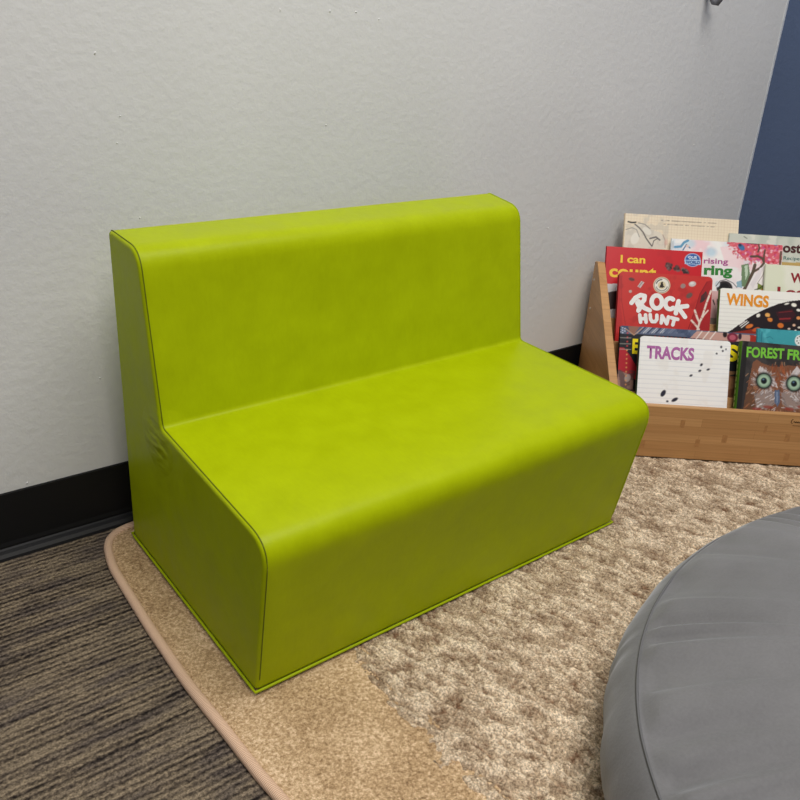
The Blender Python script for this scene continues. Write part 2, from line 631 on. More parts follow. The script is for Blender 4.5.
k = NT('bamboo_laminate', 0.42, 0.4)
v = k.coords()
brick = k.n('ShaderNodeTexBrick', offset=0.37, offset_frequency=2, squash=1.0)
brick.inputs['Scale'].default_value = 1.0
brick.inputs['Mortar Size'].default_value = 0.0003
brick.inputs['Mortar Smooth'].default_value = 0.6
brick.inputs['Bias'].default_value = 0.0
brick.inputs['Brick Width'].default_value = 0.31
brick.inputs['Row Height'].default_value = 0.0195
brick.inputs['Color1'].default_value = lin4((184, 137, 88))
brick.inputs['Color2'].default_value = lin4((198, 152, 102))
brick.inputs['Mortar'].default_value = lin4((150, 104, 62))
sw = k.n('ShaderNodeCombineXYZ')
sp = k.n('ShaderNodeSeparateXYZ')
k.l(v, sp.inputs[0])
ad = k.n('ShaderNodeMath', operation='ADD')
k.l(sp.outputs['X'], ad.inputs[0])
k.l(sp.outputs['Y'], ad.inputs[1])
k.l(ad.outputs[0], sw.inputs['X'])
k.l(sp.outputs['Z'], sw.inputs['Y'])
k.l(sw.outputs[0], brick.inputs['Vector'])
gr = k.noise(k.coords((6, 6, 260)), 1.0, 4, 0.6)
mul = k.n('ShaderNodeMixRGB', blend_type='MULTIPLY')
mul.inputs[0].default_value = 1.0
k.l(brick.outputs['Color'], mul.inputs[1])
k.l(k.ramp(gr, [(0.3, (.86, .84, .80, 1)), (0.7, (1.06, 1.06, 1.06, 1))]), mul.inputs[2])
k.l(mul.outputs[0], k.b.inputs['Base Color'])
M_BAM = k.m
M_NODE = plain('bamboo_knuckle', lin4((172, 124, 77)), 0.45, 0.4, 0.16, 150)

# sides: sloping front edge, flat crown, upright back
side_poly = [(0.0, 0.0), (0.0, 0.117), (0.345, 0.330), (0.372, 0.325), (0.378, 0.0)]
side_l = bm_obj('side_panel', prism_bm(side_poly, 0.0, 0.018, 0.0012), M_BAM, SHELF)
bm_obj('side_panel', prism_bm(side_poly, SL - 0.018, SL, 0.0012), M_BAM, SHELF)
front = bm_obj('front_panel', box_bm(0.018, SL - 0.018, 0.0, 0.014, 0.0, 0.1205, 0.0015), M_BAM, SHELF)
bm_obj('back_panel', box_bm(0.018, SL - 0.018, 0.366, 0.374, 0.01, 0.285), M_BAM, SHELF)
LEAN = math.radians(25)
for (v0, z0, zt) in ((0.084, 0.030, 0.098), (0.142, 0.030, 0.180), (0.243, 0.1505, 0.215)):
    bm = bmesh.new()
    dv = (zt - z0) * math.tan(LEAN)
    poly = [(v0, z0), (v0 + dv, zt), (v0 + dv + .007, zt), (v0 + .007, z0)]
    bm_obj('divider_board', prism_bm(poly, 0.018, SL - 0.018), M_BAM, SHELF)
for (v0, v1, z0) in ((0.014, 0.084, 0.0125), (0.091, 0.142, 0.0295), (0.179, 0.243, 0.104), (0.250, 0.366, 0.150)):
    bm_obj('shelf_board', box_bm(0.018, SL - 0.018, v0, v1, z0 - 0.008, z0), M_BAM, SHELF)
for (fu, fz, ww) in ((.155, .083, .006), (.330, .083, .004), (.380, .066, .007), (.250, .054, .007), (.195, .040, .006), (.445, .034, .006), (.390, .020, .007), (.560, .05, .006), (.620, .08, .006), (.70, .03, .006), (.08, .03, .006)):
    m_ = bm_obj('bamboo_node', box_bm(fu - ww * .8, fu + ww * .8, -0.0003, 0.0003, fz - .009, fz + .009), M_NODE, front)
# small dark maker's scrawl burnt into the front board
bm = bmesh.new()


def burn(pts, wd):
    for (x0, z0), (x1, z1) in zip(pts[:-1], pts[1:]):
        L_ = math.hypot(x1 - x0, z1 - z0)
        nx_, nz_ = -(z1 - z0) / L_ * wd / 2, (x1 - x0) / L_ * wd / 2
        bm.faces.new([bm.verts.new((x_, -0.0003, z_)) for x_, z_ in ((x0 + nx_, z0 + nz_), (x1 + nx_, z1 + nz_), (x1 - nx_, z1 - nz_), (x0 - nx_, z0 - nz_))])


LU, LZ = 0.3775, 0.1035
burn([(LU + .004, LZ + .007), (LU + .001, LZ + .004), (LU + .001, LZ - .001), (LU + .005, LZ - .003)], .0016)
burn([(LU + .006, LZ), (LU + .008, LZ + .002), (LU + .010, LZ - .001), (LU + .012, LZ + .002), (LU + .014, LZ - .001), (LU + .016, LZ + .002), (LU + .018, LZ - .001), (LU + .021, LZ + .002), (LU + .024, LZ)], .0016)
burn([(LU + .006, LZ - .008), (LU + .024, LZ - .008)], .0010)
bm_obj('burnt_mark', bm, plain('burnt_ink', lin4((52, 38, 26)), 0.7, 0.2), front)
M_SCREW = plain('white_screw_cap', (0.8, 0.8, 0.78, 1), 0.4)
for (sv, sz) in ((0.352, 0.285), (0.345, 0.215)):
    bm = bmesh.new()
    bmesh.ops.create_uvsphere(bm, u_segments=10, v_segments=6, radius=0.003)
    for q in bm.verts:
        q.co = Vector((q.co.x * .4, q.co.y + sv, q.co.z + sz))
    bm_obj('screw_cap', bm, M_SCREW, side_l, True)

# ------------------------------------------------------------------ books
M_ART = painted('printed_cover_gloss', 0.32, 0.45)
M_PAGE = plain('paper_page_block', lin4((226, 220, 208)), 0.8, 0.2, 0.08, 300)
UP = SV * math.sin(LEAN) + np.array([0, 0, 1.0]) * math.cos(LEAN)
NRM = np.cross(SU, UP)
BOOK_MATS = {}


def flat_mat(col, rough=0.4):
    key = (tuple(col), rough)
    if key not in BOOK_MATS:
        BOOK_MATS[key] = plain('printed_ink', lin4(col), rough, 0.4, 0.05, 60)
    return BOOK_MATS[key]


class Book:
    """upright board-bound book: local x = across cover, y = up the cover, z = out of the cover"""

    def __init__(self, u0, v0, z0, W, H, T, base, spine, corner, label, back=None, tilt=0.0, res=0.00125, spine_art=None):
        self.W, self.H, self.T = W, H, T
        org = SO + SU * u0 + SV * v0 + np.array([0, 0, z0])
        R3 = np.stack([SU, UP, NRM], 1)
        ct, st = math.cos(tilt), math.sin(tilt)
        R3 = R3 @ np.array([[ct, -st, 0], [st, ct, 0], [0, 0, 1]])
        self.org, self.R = org, R3
        M = Matrix([[R3[i, 0], R3[i, 1], R3[i, 2], org[i]] for i in range(3)] + [[0, 0, 0, 1]])
        self.root = empty('picture_book', M, label, 'book', 'picture books in the bamboo display')
        self.corner = corner
        self.nx = max(8, int(W / res))
        self.ny = max(8, int(H / res))
        gx, gy = np.meshgrid(np.linspace(0, 1, self.nx), np.linspace(0, H, self.ny))
        dx = self.dxi(gy)
        self.X = dx + gx * (W - 2 * dx)
        self.Y = gy
        self.c = np.ones(self.X.shape + (3,)) * lin(base)
        self.spine_col = spine
        self.back_col = back or spine
        self.aa = res * 0.6

    def dxi(self, y):
        r = self.corner
        if r <= 0:
            return np.zeros_like(y)
        d = np.zeros_like(y)
        for q in (r - y, y - (self.H - r)):
            d = np.maximum(d, np.where(q > 0, r - np.sqrt(np.maximum(r * r - np.clip(q, 0, r) ** 2, 0)), 0))
        return np.minimum(d, r)

    # ---- design layout: sketch units (as measured on the sheet of reference) -> cover metres
    def loc(self, p):
        d = CF + (p[0] - 400) / FPX * CR - (p[1] - 400) / FPX * CU
        n = self.R[:, 2]
        t = ((self.org - CAM) @ n) / (d @ n)
        Q = CAM + d * t - self.org
        return np.array([Q @ self.R[:, 0], Q @ self.R[:, 1]])

    def locs(self, pts):
        return np.array([self.loc(p) for p in pts])

    def put(self, mask, col, a=1.0):
        m = np.clip(mask, 0, 1)[..., None] * a
        cc = lin(col) if not isinstance(col, np.ndarray) or col.ndim == 1 else col
        self.c = self.c * (1 - m) + cc * m

    def poly(self, pts, col, a=1.0, raw=False):
        P = np.asarray(pts, float) if raw else self.locs(pts)
        inside = np.zeros(self.X.shape, bool)
        n = len(P)
        for i in range(n):
            x0, y0 = P[i]
            x1, y1 = P[(i + 1) % n]
            if y0 == y1:
                continue
            cond = (self.Y > min(y0, y1)) & (self.Y <= max(y0, y1))
            xx = x0 + (self.Y - y0) / (y1 - y0) * (x1 - x0)
            inside ^= cond & (self.X < xx)
        self.put(inside.astype(float), col, a)
        return inside

    def ell(self, p, rx, ry, col, rot=0.0, a=1.0, soft=None):
        """centre and radii in sketch units"""
        c0 = self.loc(p)
        k = np.linalg.norm(self.loc((p[0] + 1, p[1])) - c0)
        k2 = np.linalg.norm(self.loc((p[0], p[1] + 1)) - c0)
        dx, dy = (self.X - c0[0]) / k, -(self.Y - c0[1]) / k2
        cr, sr = math.cos(rot), math.sin(rot)
        q = np.sqrt(((dx * cr + dy * sr) / rx) ** 2 + ((-dx * sr + dy * cr) / ry) ** 2)
        s = soft or 0.6 / max(min(rx, ry), .3)
        m = np.clip((1 - q) / s + 0.5, 0, 1)
        self.put(m, col, a)
        return m

    def stroke(self, pts, wd, col, a=1.0):
        P = self.locs(pts)
        k = np.linalg.norm(self.loc((pts[0][0] + 1, pts[0][1])) - P[0])
        D = np.full(self.X.shape, 9.0)
        for p, q in zip(P[:-1], P[1:]):
            e = q - p
            L2 = e @ e + 1e-12
            t = np.clip(((self.X - p[0]) * e[0] + (self.Y - p[1]) * e[1]) / L2, 0, 1)
            D = np.minimum(D, np.hypot(self.X - p[0] - t * e[0], self.Y - p[1] - t * e[1]))
        self.put(np.clip((wd * k / 2 - D) / (self.aa * 1.2) + 0.5, 0, 1), col, a)

    def mottle(self, c1, scale, thr, a, seed, mask=None):
        n = fbm(self.X * scale + 3, self.Y * scale + 9, seed, 3)
        m = np.clip((n - thr) / 0.12, 0, 1)
        if mask is not None:
            m = m * mask
        self.put(m, c1, a)

    def build(self):
        W, H, T = self.W, self.H, self.T
        ct = 0.0022
        z1, z0 = 0.0, -ct
        G = np.stack([self.X, self.Y, np.full(self.X.shape, z1)], -1)
        verts = G.reshape(-1, 3).tolist()
        faces = grid_faces(self.ny, self.nx).tolist()
        rim = [(0, j) for j in range(self.nx)] + [(i, self.nx - 1) for i in range(1, self.ny)] + [(self.ny - 1, j) for j in range(self.nx - 2, -1, -1)] + [(i, 0) for i in range(self.ny - 2, 0, -1)]
        cols = self.c.reshape(-1, 3).tolist()
        st = len(verts)
        for (i, j) in rim:
            verts.append((self.X[i, j], self.Y[i, j], z0))
            cols.append(self.c[i, j].tolist())
        n = len(rim)
        for q in range(n):
            a, b = rim[q], rim[(q + 1) % n]
            faces.append((a[0] * self.nx + a[1], b[0] * self.nx + b[1], st + (q + 1) % n, st + q))
        faces.append(tuple(st + q for q in range(n)))
        me = bpy.data.meshes.new('front_cover')
        me.from_pydata(verts, [], faces)
        me.materials.append(M_ART)
        cov = bpy.data.objects.new('front_cover', me)
        C.objects.link(cov)
        cov.parent = self.root
        colour_mesh(cov, np.array(cols))
        self.cover = cov

        def sheet(name, x0, x1, y0, y1, za, zb, mat, rc):
            pts = []
            if rc > 0:
                for cx, cy, a0 in ((x1 - rc, y0 + rc, -90), (x1 - rc, y1 - rc, 0), (x0 + rc, y1 - rc, 90), (x0 + rc, y0 + rc, 180)):
                    for s in range(6):
                        an = math.radians(a0 + 18 * s)
                        pts.append((cx + rc * math.cos(an), cy + rc * math.sin(an)))
            else:
                pts = [(x0, y0), (x1, y0), (x1, y1), (x0, y1)]
            n = len(pts)
            vs = [(x, y, za) for x, y in pts] + [(x, y, zb) for x, y in pts]
            fs = [tuple(range(n)), tuple(range(n, 2 * n))] + [(i, (i + 1) % n, n + (i + 1) % n, n + i) for i in range(n)]
            return mesh_obj(name, vs, fs, mat, self.root, False)
        ins = 0.003 if self.corner == 0 else 0.0008
        sheet('page_block', 0.0012, W - ins, ins, H - ins, -ct, -(T - ct), M_PAGE, self.corner)
        sheet('back_cover', 0, W, 0, H, -(T - ct), -T, flat_mat(self.back_col), self.corner)
        # rounded spine along the left edge
        m = 7
        prof = [(-0.0018 * math.sin(math.pi * i / m) - 0.0003, -T * i / m) for i in range(m + 1)] + [(0.0008, -T + .0004), (0.0008, -.0004)]
        y0, y1 = self.corner * .8, H - self.corner * .8
        npf = len(prof)
        vs = [(x, y0, z) for x, z in prof] + [(x, y1, z) for x, z in prof]
        fs = [(i, (i + 1) % npf, npf + (i + 1) % npf, npf + i) for i in range(npf)] + [tuple(range(npf)), tuple(range(npf, 2 * npf))]
        self.spine = mesh_obj('spine', vs, fs, flat_mat(self.spine_col), self.root, False)
        return self

    def text(self, s, p0, p1, col, h, bold=0.0, name='title_lettering', shear=0.0, lift=0.0004, squash=None):
        """lettering whose baseline runs from sketch point p0 to p1, capital height h sketch units"""
        a, b = self.loc(p0), self.loc(p1)
        kk = np.linalg.norm(self.loc((p0[0], p0[1] - 1)) - a)
        cu = bpy.data.curves.new(name, 'FONT')
        cu.body = s
        cu.size = 1.0
        cu.offset = bold
        cu.shear = shear
        cu.resolution_u = 4
        cu.extrude = 0.0
        tmp = bpy.data.objects.new('lettering_source', cu)
        C.objects.link(tmp)
        dg = bpy.context.evaluated_depsgraph_get()
        me = bpy.data.meshes.new_from_object(tmp.evaluated_get(dg))
        bpy.data.objects.remove(tmp)
        bpy.data.curves.remove(cu)
        co = np.empty(len(me.vertices) * 3)
        me.vertices.foreach_get('co', co)
        co = co.reshape(-1, 3)
        x0, x1 = co[:, 0].min(), co[:, 0].max()
        L = np.linalg.norm(b - a)
        d = (b - a) / L
        nn = np.array([-d[1], d[0]])
        sx = L / (x1 - x0)
        sy = h * kk / 0.729          # capital height of the built-in face
        lx = (co[:, 0] - x0) * sx
        ly = co[:, 1] * sy
        P = a[None] + lx[:, None] * d[None] + ly[:, None] * nn[None]
        co = np.c_[P, np.full(len(P), lift)]
        me.vertices.foreach_set('co', co.ravel())
        me.materials.clear()
        me.materials.append(flat_mat(col))
        me.name = name
        o = bpy.data.objects.new(name, me)
        C.objects.link(o)
        o.parent = self.cover
        return o


def ruled(b, y0, y1, step, col, slope):
    y = y0
    while y < y1:
        b.stroke([(560, y - 80 * slope), (900, y + 260 * slope)], 0.7, col, 0.55)
        y += step


# --- cream book of animal tracks, front row
b = Book(0.073, 0.040, 0.013, 0.1985, 0.234, 0.014, (249, 248, 247), (24, 66, 52), 0.008,
         'cream ruled board book titled TRACKS in mauve, in the front row of the display')
for i in range(16):
    yy = 341.5 + i * 4.6
    b.stroke([(630, yy - .4), (740, yy + 5.6)], 0.55, (188, 190, 204), 0.45)
b.mottle((238, 234, 230), 40, .55, .5, 5)
for (cx, cy, rx, ry, ro) in ((721.2, 347, 1.1, 1.3, 0), (722.8, 351, 1.0, 1.1, 0), (716.7, 353.6, 1.1, .9, .4), (726.0, 349.3, .8, .9, 0),
                             (701.4, 364.8, 1.7, 1.2, -.9), (699.8, 370.8, 1.6, 1.1, -.5), (708.2, 369.5, 1.8, 1.0, -.4), (691, 375.5, 1.7, 1.1, -.5),
                             (663.2, 393.3, 2.2, 3.8, .5), (674.7, 399.7, 3.6, 1.7, -.55), (667.3, 401.3, 1.3, 1.0, 0)):
    b.ell((cx, cy), rx, ry, (44, 42, 58), ro)
b.build()
b.text('TRACKS', (646.3, 357.6), (693.8, 360.4), (178, 104, 168), 12.4, 0.04)

# --- owl book, front row right
b = Book(0.290, 0.043, 0.0195, 0.225, 0.230, 0.020, (52, 48, 48), (88, 140, 40), 0.0,
         'dark book with a tawny owl face and green lettering, rightmost in the front row', tilt=-0.03)
b.mottle((76, 72, 70), 30, .5, .6, 6)
b.poly([(744, 341), (748.5, 341.3), (741, 409), (735, 409)], (36, 33, 33))
# head shape and feather masses
b.poly([(753, 362), (757, 359.5), (762, 363), (770, 366), (779, 367), (787, 365.5), (796, 366), (808, 364), (816, 362), (820, 372), (824, 392), (820, 420), (742, 420), (745, 399), (748, 385)], (128, 84, 62))
b.poly([(746, 392), (752, 384), (757, 398), (752, 415), (742, 415)], (104, 72, 52))
rs = np.random.RandomState(8)
for i in range(260):
    x, y = rs.uniform(747, 822), rs.uniform(362, 412)
    dx, dy = (x - 781) * .10, abs(y - 380) * .02 + 2.2
    c_ = [(166, 108, 76), (108, 64, 44), (190, 148, 116), (88, 62, 52)][rs.randint(4)]
    b.stroke([(x, y), (x + dx * .8, y + dy)], rs.uniform(.5, 1.1), c_, .65)
# pale brows and face discs
b.poly([(760, 366), (768, 372), (775, 380), (778, 388), (772, 386), (767, 376), (758, 371)], (206, 196, 196))
b.poly([(797, 366), (792, 373), (785, 381), (781, 388), (787, 387), (795, 378), (802, 372)], (206, 196, 196))
b.poly([(754, 394), (762, 391), (770, 390), (776, 393), (775, 404), (766, 410), (756, 406)], (158, 142, 136), .8)
b.poly([(781, 393), (787, 391), (797, 393), (806, 396), (804, 408), (791, 410), (782, 404)], (158, 142, 136), .8)
for i in range(170):
    sx = rs.choice([-1, 1])
    t_ = rs.uniform(0, 1)
    x = 778 + sx * rs.uniform(2, 24)
    y = rs.uniform(372, 411)
    c_ = [(226, 220, 222), (138, 128, 132), (98, 84, 84), (236, 232, 234)][rs.randint(4)]
    if y > 389 or abs(x - 778) < 12:
        b.stroke([(x, y), (x + sx * rs.uniform(1.5, 4), y + rs.uniform(.5, 3))], rs.uniform(.4, .9), c_, .7)
for i in range(60):
    x, y = rs.uniform(772, 788), rs.uniform(364, 386)
    b.stroke([(x, y), (x + (x - 779) * .1, y + 3)], .8, [(176, 92, 50), (132, 66, 36)][rs.randint(2)], .7)
for ex_, ey_ in ((763.9, 380.8), (794.0, 383.6)):
    for i in range(95):
        an_ = rs.uniform(0, 2 * math.pi)
        r0, r1 = rs.uniform(7, 9.5), rs.uniform(10, 14)
        c_ = [(206, 198, 198), (168, 152, 148), (132, 112, 104), (186, 128, 92), (228, 224, 226)][rs.randint(5)]
        b.stroke([(ex_ + r0 * math.cos(an_), ey_ + r0 * math.sin(an_)), (ex_ + r1 * math.cos(an_ + .12), ey_ + r1 * math.sin(an_ + .12))], rs.uniform(.4, .8), c_, .6)
    b.ell((ex_, ey_), 8.6, 8.8, (44, 46, 42), soft=.25)
    b.ell((ex_, ey_), 6.7, 6.8, (96, 122, 104))
    b.ell((ex_, ey_), 5.6, 5.7, (168, 196, 170), soft=.4)
    b.ell((ex_, ey_), 3.1, 3.2, (22, 26, 32), soft=.3)
    b.ell((ex_ - .5, ey_ - 1.4), .9, .8, (90, 120, 150))
b.poly([(774.5, 390), (779.5, 390), (780, 402), (777.5, 407), (774.5, 402)], (92, 106, 132))
b.poly([(776, 392), (778, 392), (778, 402), (776.5, 404)], (128, 142, 170))
for x, y in ((757, 409), (768, 407), (789, 409), (802, 407)):
    b.ell((x, y), 5, 1.5, (150, 60, 48), a=.8)
b.build()
b.text('FOREST', (746.3, 356.7), (784, 358.6), (120, 196, 62), 10.2, 0.035)
b.text('FR', (787.0, 359.0), (800.5, 360.2), (120, 196, 62), 10.0, 0.035)
# spine decoration: pale lettering strokes
bm = bmesh.new()
for i in range(9):
    y = 0.085 + i * 0.014
    vs = [bm.verts.new(q) for q in ((-0.0022, y, -.008), (-0.0022, y + .009, -.008), (-0.0022, y + .009, -.013), (-0.0022, y, -.013))]
    bm.faces.new(vs)
bm_obj('spine_print', bm, flat_mat((206, 222, 130)), b.spine)

# --- large dark book in the second row
b = Book(0.041, 0.1017, 0.030, 0.305, 0.2175, 0.008, (34, 34, 40), (20, 20, 24), 0.003,
         'dark patterned picture book with yellow letters, half hidden behind the cream tracks book')
b.poly([(615, 322), (770, 332), (770, 342), (615, 333)], (92, 102, 128))
for i in range(26):
    x = 640 + i * 2.1
    b.stroke([(x - 3, 333), (x + 6, 324.5)], .9, [(188, 196, 214), (46, 56, 84), (136, 146, 172), (226, 226, 232)][i % 4], .8)
b.poly([(664.5, 327.5), (697, 329), (698, 336), (664, 334)], (96, 108, 136), .8)
b.mottle((54, 66, 98), 60, .55, .7, 12, mask=(b.Y > 0.197).astype(float))
b.poly([(628, 326), (640, 326.5), (634, 334.5), (630, 332)], (152, 108, 92))
b.stroke([(626, 329), (634, 335), (642, 328.5)], .9, (196, 156, 128))
b.poly([(697, 331), (757, 335.5), (757, 343), (690, 338)], (206, 160, 148))
for x in (699, 706, 713):
    b.stroke([(x - 3, 339), (x + 3, 331.5)], 1.2, (240, 222, 214))
for i in range(16):
    b.ell((655 + i * 4.2, 336.6 + i * .28), .8, .6, (212, 52, 58))
b.ell((732.5, 337.5), 5.6, 4.6, (128, 34, 58))
b.ell((732.5, 337.5), 3.2, 2.6, (190, 92, 110))
b.ell((725, 334.5), 2.2, 3, (34, 22, 26))
b.ell((740, 336.5), 1.8, 3.2, (58, 34, 52))
b.poly([(750, 335), (758, 336), (758, 346), (750, 345)], (168, 46, 34))
# left strip: red shape, dotted chain, sketchy lower picture
b.poly([(618, 347), (624, 347.5), (631, 357), (637, 368), (636, 380), (629, 376), (616, 371)], (186, 36, 50))
b.poly([(616, 370), (626, 373), (633, 378), (633, 392), (614, 388)], (168, 132, 120))
b.mottle((92, 70, 72), 70, .5, .8, 15, mask=((b.Y < 0.117) & (b.X < .04)).astype(float))
b.ell((627.5, 378), 3, 4, (204, 188, 182), .3, .7)
for i in range(13):
    b.ell((627.6 - i * .16, 333 + i * 4.3), .8, .8, (232, 160, 96) if i > 3 else (206, 70, 72))
for y in (337.5, 343.5, 349.0):
    b.stroke([(618, y), (631, y + .5)], .6, (176, 172, 166), .8)
for i in range(8):
    b.ell((620.5 + (i % 3) * 2.2, 327 + i * .8), .7, .7, (210, 216, 236))
b.poly([(726, 376), (740, 377), (740, 400), (724, 399)], (140, 92, 62))
b.mottle((176, 130, 90), 50, .5, .7, 18, mask=((b.Y < 0.13) & (b.X > .24)).astype(float))
b.build()
b.text('E', (632.0, 353.0), (638.6, 353.3), (244, 222, 24), 14.5, 0.04)
b.text('S', (726.0, 360.0), (737.4, 360.8), (244, 222, 24), 15.5, 0.045)

# --- teal book, second row right
b = Book(0.349, 0.1017, 0.030, 0.20, 0.2305, 0.008, (66, 160, 172), (50, 128, 140), 0.0,
         'turquoise picture book with a white spotted circle, peeping up behind the owl book')
b.mottle((92, 184, 194), 55, .48, .8, 22)
b.mottle((44, 128, 146), 40, .6, .6, 25)
b.stroke([(762, 332), (761.5, 343)], .8, (40, 116, 134))
b.stroke([(766, 338), (770, 336.5), (773, 339)], .6, (40, 116, 134))
b.ell((799.5, 340.5), 4.6, 5.4, (240, 240, 238))
for x, y in ((797.5, 338), (799.5, 336.6), (797, 341), (800.5, 340), (798.5, 343), (801, 343.4)):
    b.ell((x, y), .7, .7, (30, 30, 34))
b.build()

# --- red rock hunting book, third row left
b = Book(0.042, 0.188, 0.1045, 0.2155, 0.244, 0.012, (204, 50, 46), (150, 30, 36), 0.010,
         'red rounded board book titled ROCK HUNT in white hand lettering, left in the display')
b.poly([(616, 268), (622.5, 275), (620, 300), (624, 335), (614, 335)], (190, 40, 42), .8)
b.stroke([(622, 276), (621.5, 300), (625.5, 325)], .6, (160, 30, 36), .8)
b.poly([(706.5, 282), (711.5, 280), (712, 335), (689, 332), (695, 312), (700, 295)], (172, 32, 36))
b.stroke([(707, 282), (700, 294), (694.5, 312), (688, 330)], .9, (140, 22, 30))
b.poly([(701, 296), (706, 291), (708, 296), (703, 302), (700, 303)], (62, 44, 44))
b.mottle((150, 26, 32), 40, .6, .35, 33)
b.ell((631.7, 279.3), 3.0, 1.8, (112, 58, 54), .2)
b.stroke([(629, 278.7), (634, 279.8)], .6, (70, 40, 42))
b.poly([(637.3, 286.5), (641.5, 280.8), (644.3, 282.5), (640.5, 288.0)], (206, 188, 186))
b.stroke([(639, 286.5), (642.5, 282)], .7, (140, 110, 112))
b.ell((630.4, 291.4), 1.5, 1.4, (196, 170, 164))
b.ell((683, 286), 2.6, 2.3, (160, 132, 128), -.5)
b.ell((692.4, 284), 3.6, 2.6, (206, 196, 194), -.2)
b.ell((692.0, 283.3), 1.9, 1.1, (232, 226, 224), -.2)
b.ell((689.3, 295.5), 3.5, 2.4, (112, 82, 76), -.7)
b.ell((661.8, 285.2), 8.4, 8.2, (238, 224, 190))
b.ell((661.8, 285.2), 7.7, 7.5, (28, 26, 26))
b.ell((661.8, 285.2), 7.2, 7.0, (240, 234, 222))
for i in range(22):
    an = math.radians(200 + i * 7) if i < 11 else math.radians(20 + (i - 11) * 14)
    b.ell((661.8 + 5.7 * math.cos(an), 285.2 + 5.6 * math.sin(an)), .55, .55, (40, 38, 38))
b.ell((661.8, 285.2), 3.9, 3.8, (206, 178, 90), a=.55)
b.poly([(659, 287.5), (660.5, 284.8), (661, 282), (662.8, 282), (663.3, 285), (665, 287.5)], (44, 36, 30))
# pale stick figure hand on the right
b.stroke([(711, 291), (706.5, 303), (702.8, 315), (699.5, 322.5), (697, 331)], 1.9, (238, 218, 204))
b.stroke([(694.8, 310.5), (697.3, 318), (699.5, 322.5)], 2.0, (238, 218, 204))
b.stroke([(691.5, 320.5), (696, 325.5), (699, 329.5)], 1.8, (238, 218, 204))
b.stroke([(708, 310.5), (704, 315), (700.5, 321)], 1.4, (238, 218, 204))
for x, y in ((709.5, 295), (706.8, 302.5), (704.5, 310), (701.6, 318), (696, 314), (694.5, 324)):
    b.stroke([(x - .8, y - .5), (x + .9, y + .5)], .6, (196, 60, 56))
b.build()
RH = (246, 242, 240)
S_ = lambda x, y: (610 + x / 7.2727, 260 + y / 7.2727)


def strokes_mesh(book, name, lines, wd, col, lift=0.0005):
    """hand lettering from thick rounded strokes lying on the cover"""
    bm = bmesh.new()
    kk = np.linalg.norm(book.loc((lines[0][0][0] + 1, lines[0][0][1])) - book.loc(lines[0][0]))
    for li, ln in enumerate(lines):
        P = book.locs(ln)
        r = wd * kk / 2
        zz = lift + li * 0.00003
        for i in range(len(P) - 1):
            e = P[i + 1] - P[i]
            L = np.linalg.norm(e)
            if L < 1e-6:
                continue
            a0 = math.atan2(e[1], e[0])
            ring = []
            for s in range(9):
                an = a0 + math.pi / 2 + math.pi * s / 8
                ring.append((P[i][0] + r * math.cos(an), P[i][1] + r * math.sin(an)))
            for s in range(9):
                an = a0 - math.pi / 2 + math.pi * s / 8
                ring.append((P[i + 1][0] + r * math.cos(an), P[i + 1][1] + r * math.sin(an)))
            bm.faces.new([bm.verts.new((x, y, zz + i * 0.000004)) for x, y in ring])
    return bm_obj(name, bm, flat_mat(col), book.cover)


def arc(cx, cy, rx, ry, a0, a1, n=14):
    return [S_(cx + rx * math.cos(math.radians(a0 + (a1 - a0) * i / n)), cy + ry * math.sin(math.radians(a0 + (a1 - a0) * i / n))) for i in range(n + 1)]


rock = [
    [S_(207, 300), S_(222, 340), S_(213, 372)][:2] + [S_(208, 366)],
    [S_(156, 312), S_(185, 275), S_(222, 255), S_(252, 262), S_(248, 292), S_(222, 322)],
    [S_(198, 312), S_(214, 345), S_(206, 368)],
    [S_(222, 322), S_(250, 350), S_(288, 366)],
    arc(340, 305, 38, 47, 0, 360, 24),
    arc(436, 318, 34, 40, -50, -310, 16),
    [S_(498, 300), S_(486, 345), S_(478, 388)],
    [S_(560, 336), S_(520, 340), S_(490, 352)],
    [S_(500, 352), S_(524, 385), S_(545, 414)],
]
strokes_mesh(b, 'title_lettering', rock, 4.5, RH)
hunt = [
    [S_(216, 400), S_(222, 452)], [S_(258, 400), S_(262, 452)], [S_(220, 428), S_(260, 426)],
    [S_(292, 398), S_(294, 430), S_(306, 448), S_(328, 448), S_(340, 432), S_(340, 402)],
    [S_(372, 458), S_(378, 406), S_(412, 464), S_(424, 414)],
    [S_(444, 420), S_(492, 432)], [S_(468, 428), S_(456, 472)],
]
strokes_mesh(b, 'subtitle_lettering', hunt, 3.6, RH)

# --- butterfly book, third row right
b = Book(0.277, 0.188, 0.1045, 0.215, 0.220, 0.013, (248, 245, 238), (96, 118, 58), 0.005,
         'cream ruled board book titled WINGS in orange above a spotted butterfly wing')
for i in range(14):
    yy = 296.5 + i * 3.9
    b.stroke([(715, yy - .3), (830, yy + 6)], 0.5, (196, 188, 184), 0.5)
T_ = lambda x, y: (720 + x / 10.0, 285 + y / 10.0)
b.poly([T_(60, 480), T_(130, 440), T_(220, 370), T_(330, 300), T_(460, 236), T_(580, 190), T_(680, 165), T_(790, 152), T_(900, 165), T_(960, 230), T_(1010, 420), T_(900, 640), T_(300, 640), T_(90, 560)], (38, 28, 32))
b.poly([T_(120, 475), T_(330, 440), T_(420, 500), T_(390, 600), T_(120, 560)], (146, 44, 30))
b.poly([T_(560, 270), T_(720, 240), T_(760, 300), T_(700, 370), T_(600, 370)], (64, 26, 34))
for pts in ([(200, 410), (270, 360)], [(215, 425), (285, 372)], [(190, 395), (245, 360)]):
    b.stroke([T_(*q) for q in pts], .9, (238, 232, 226))
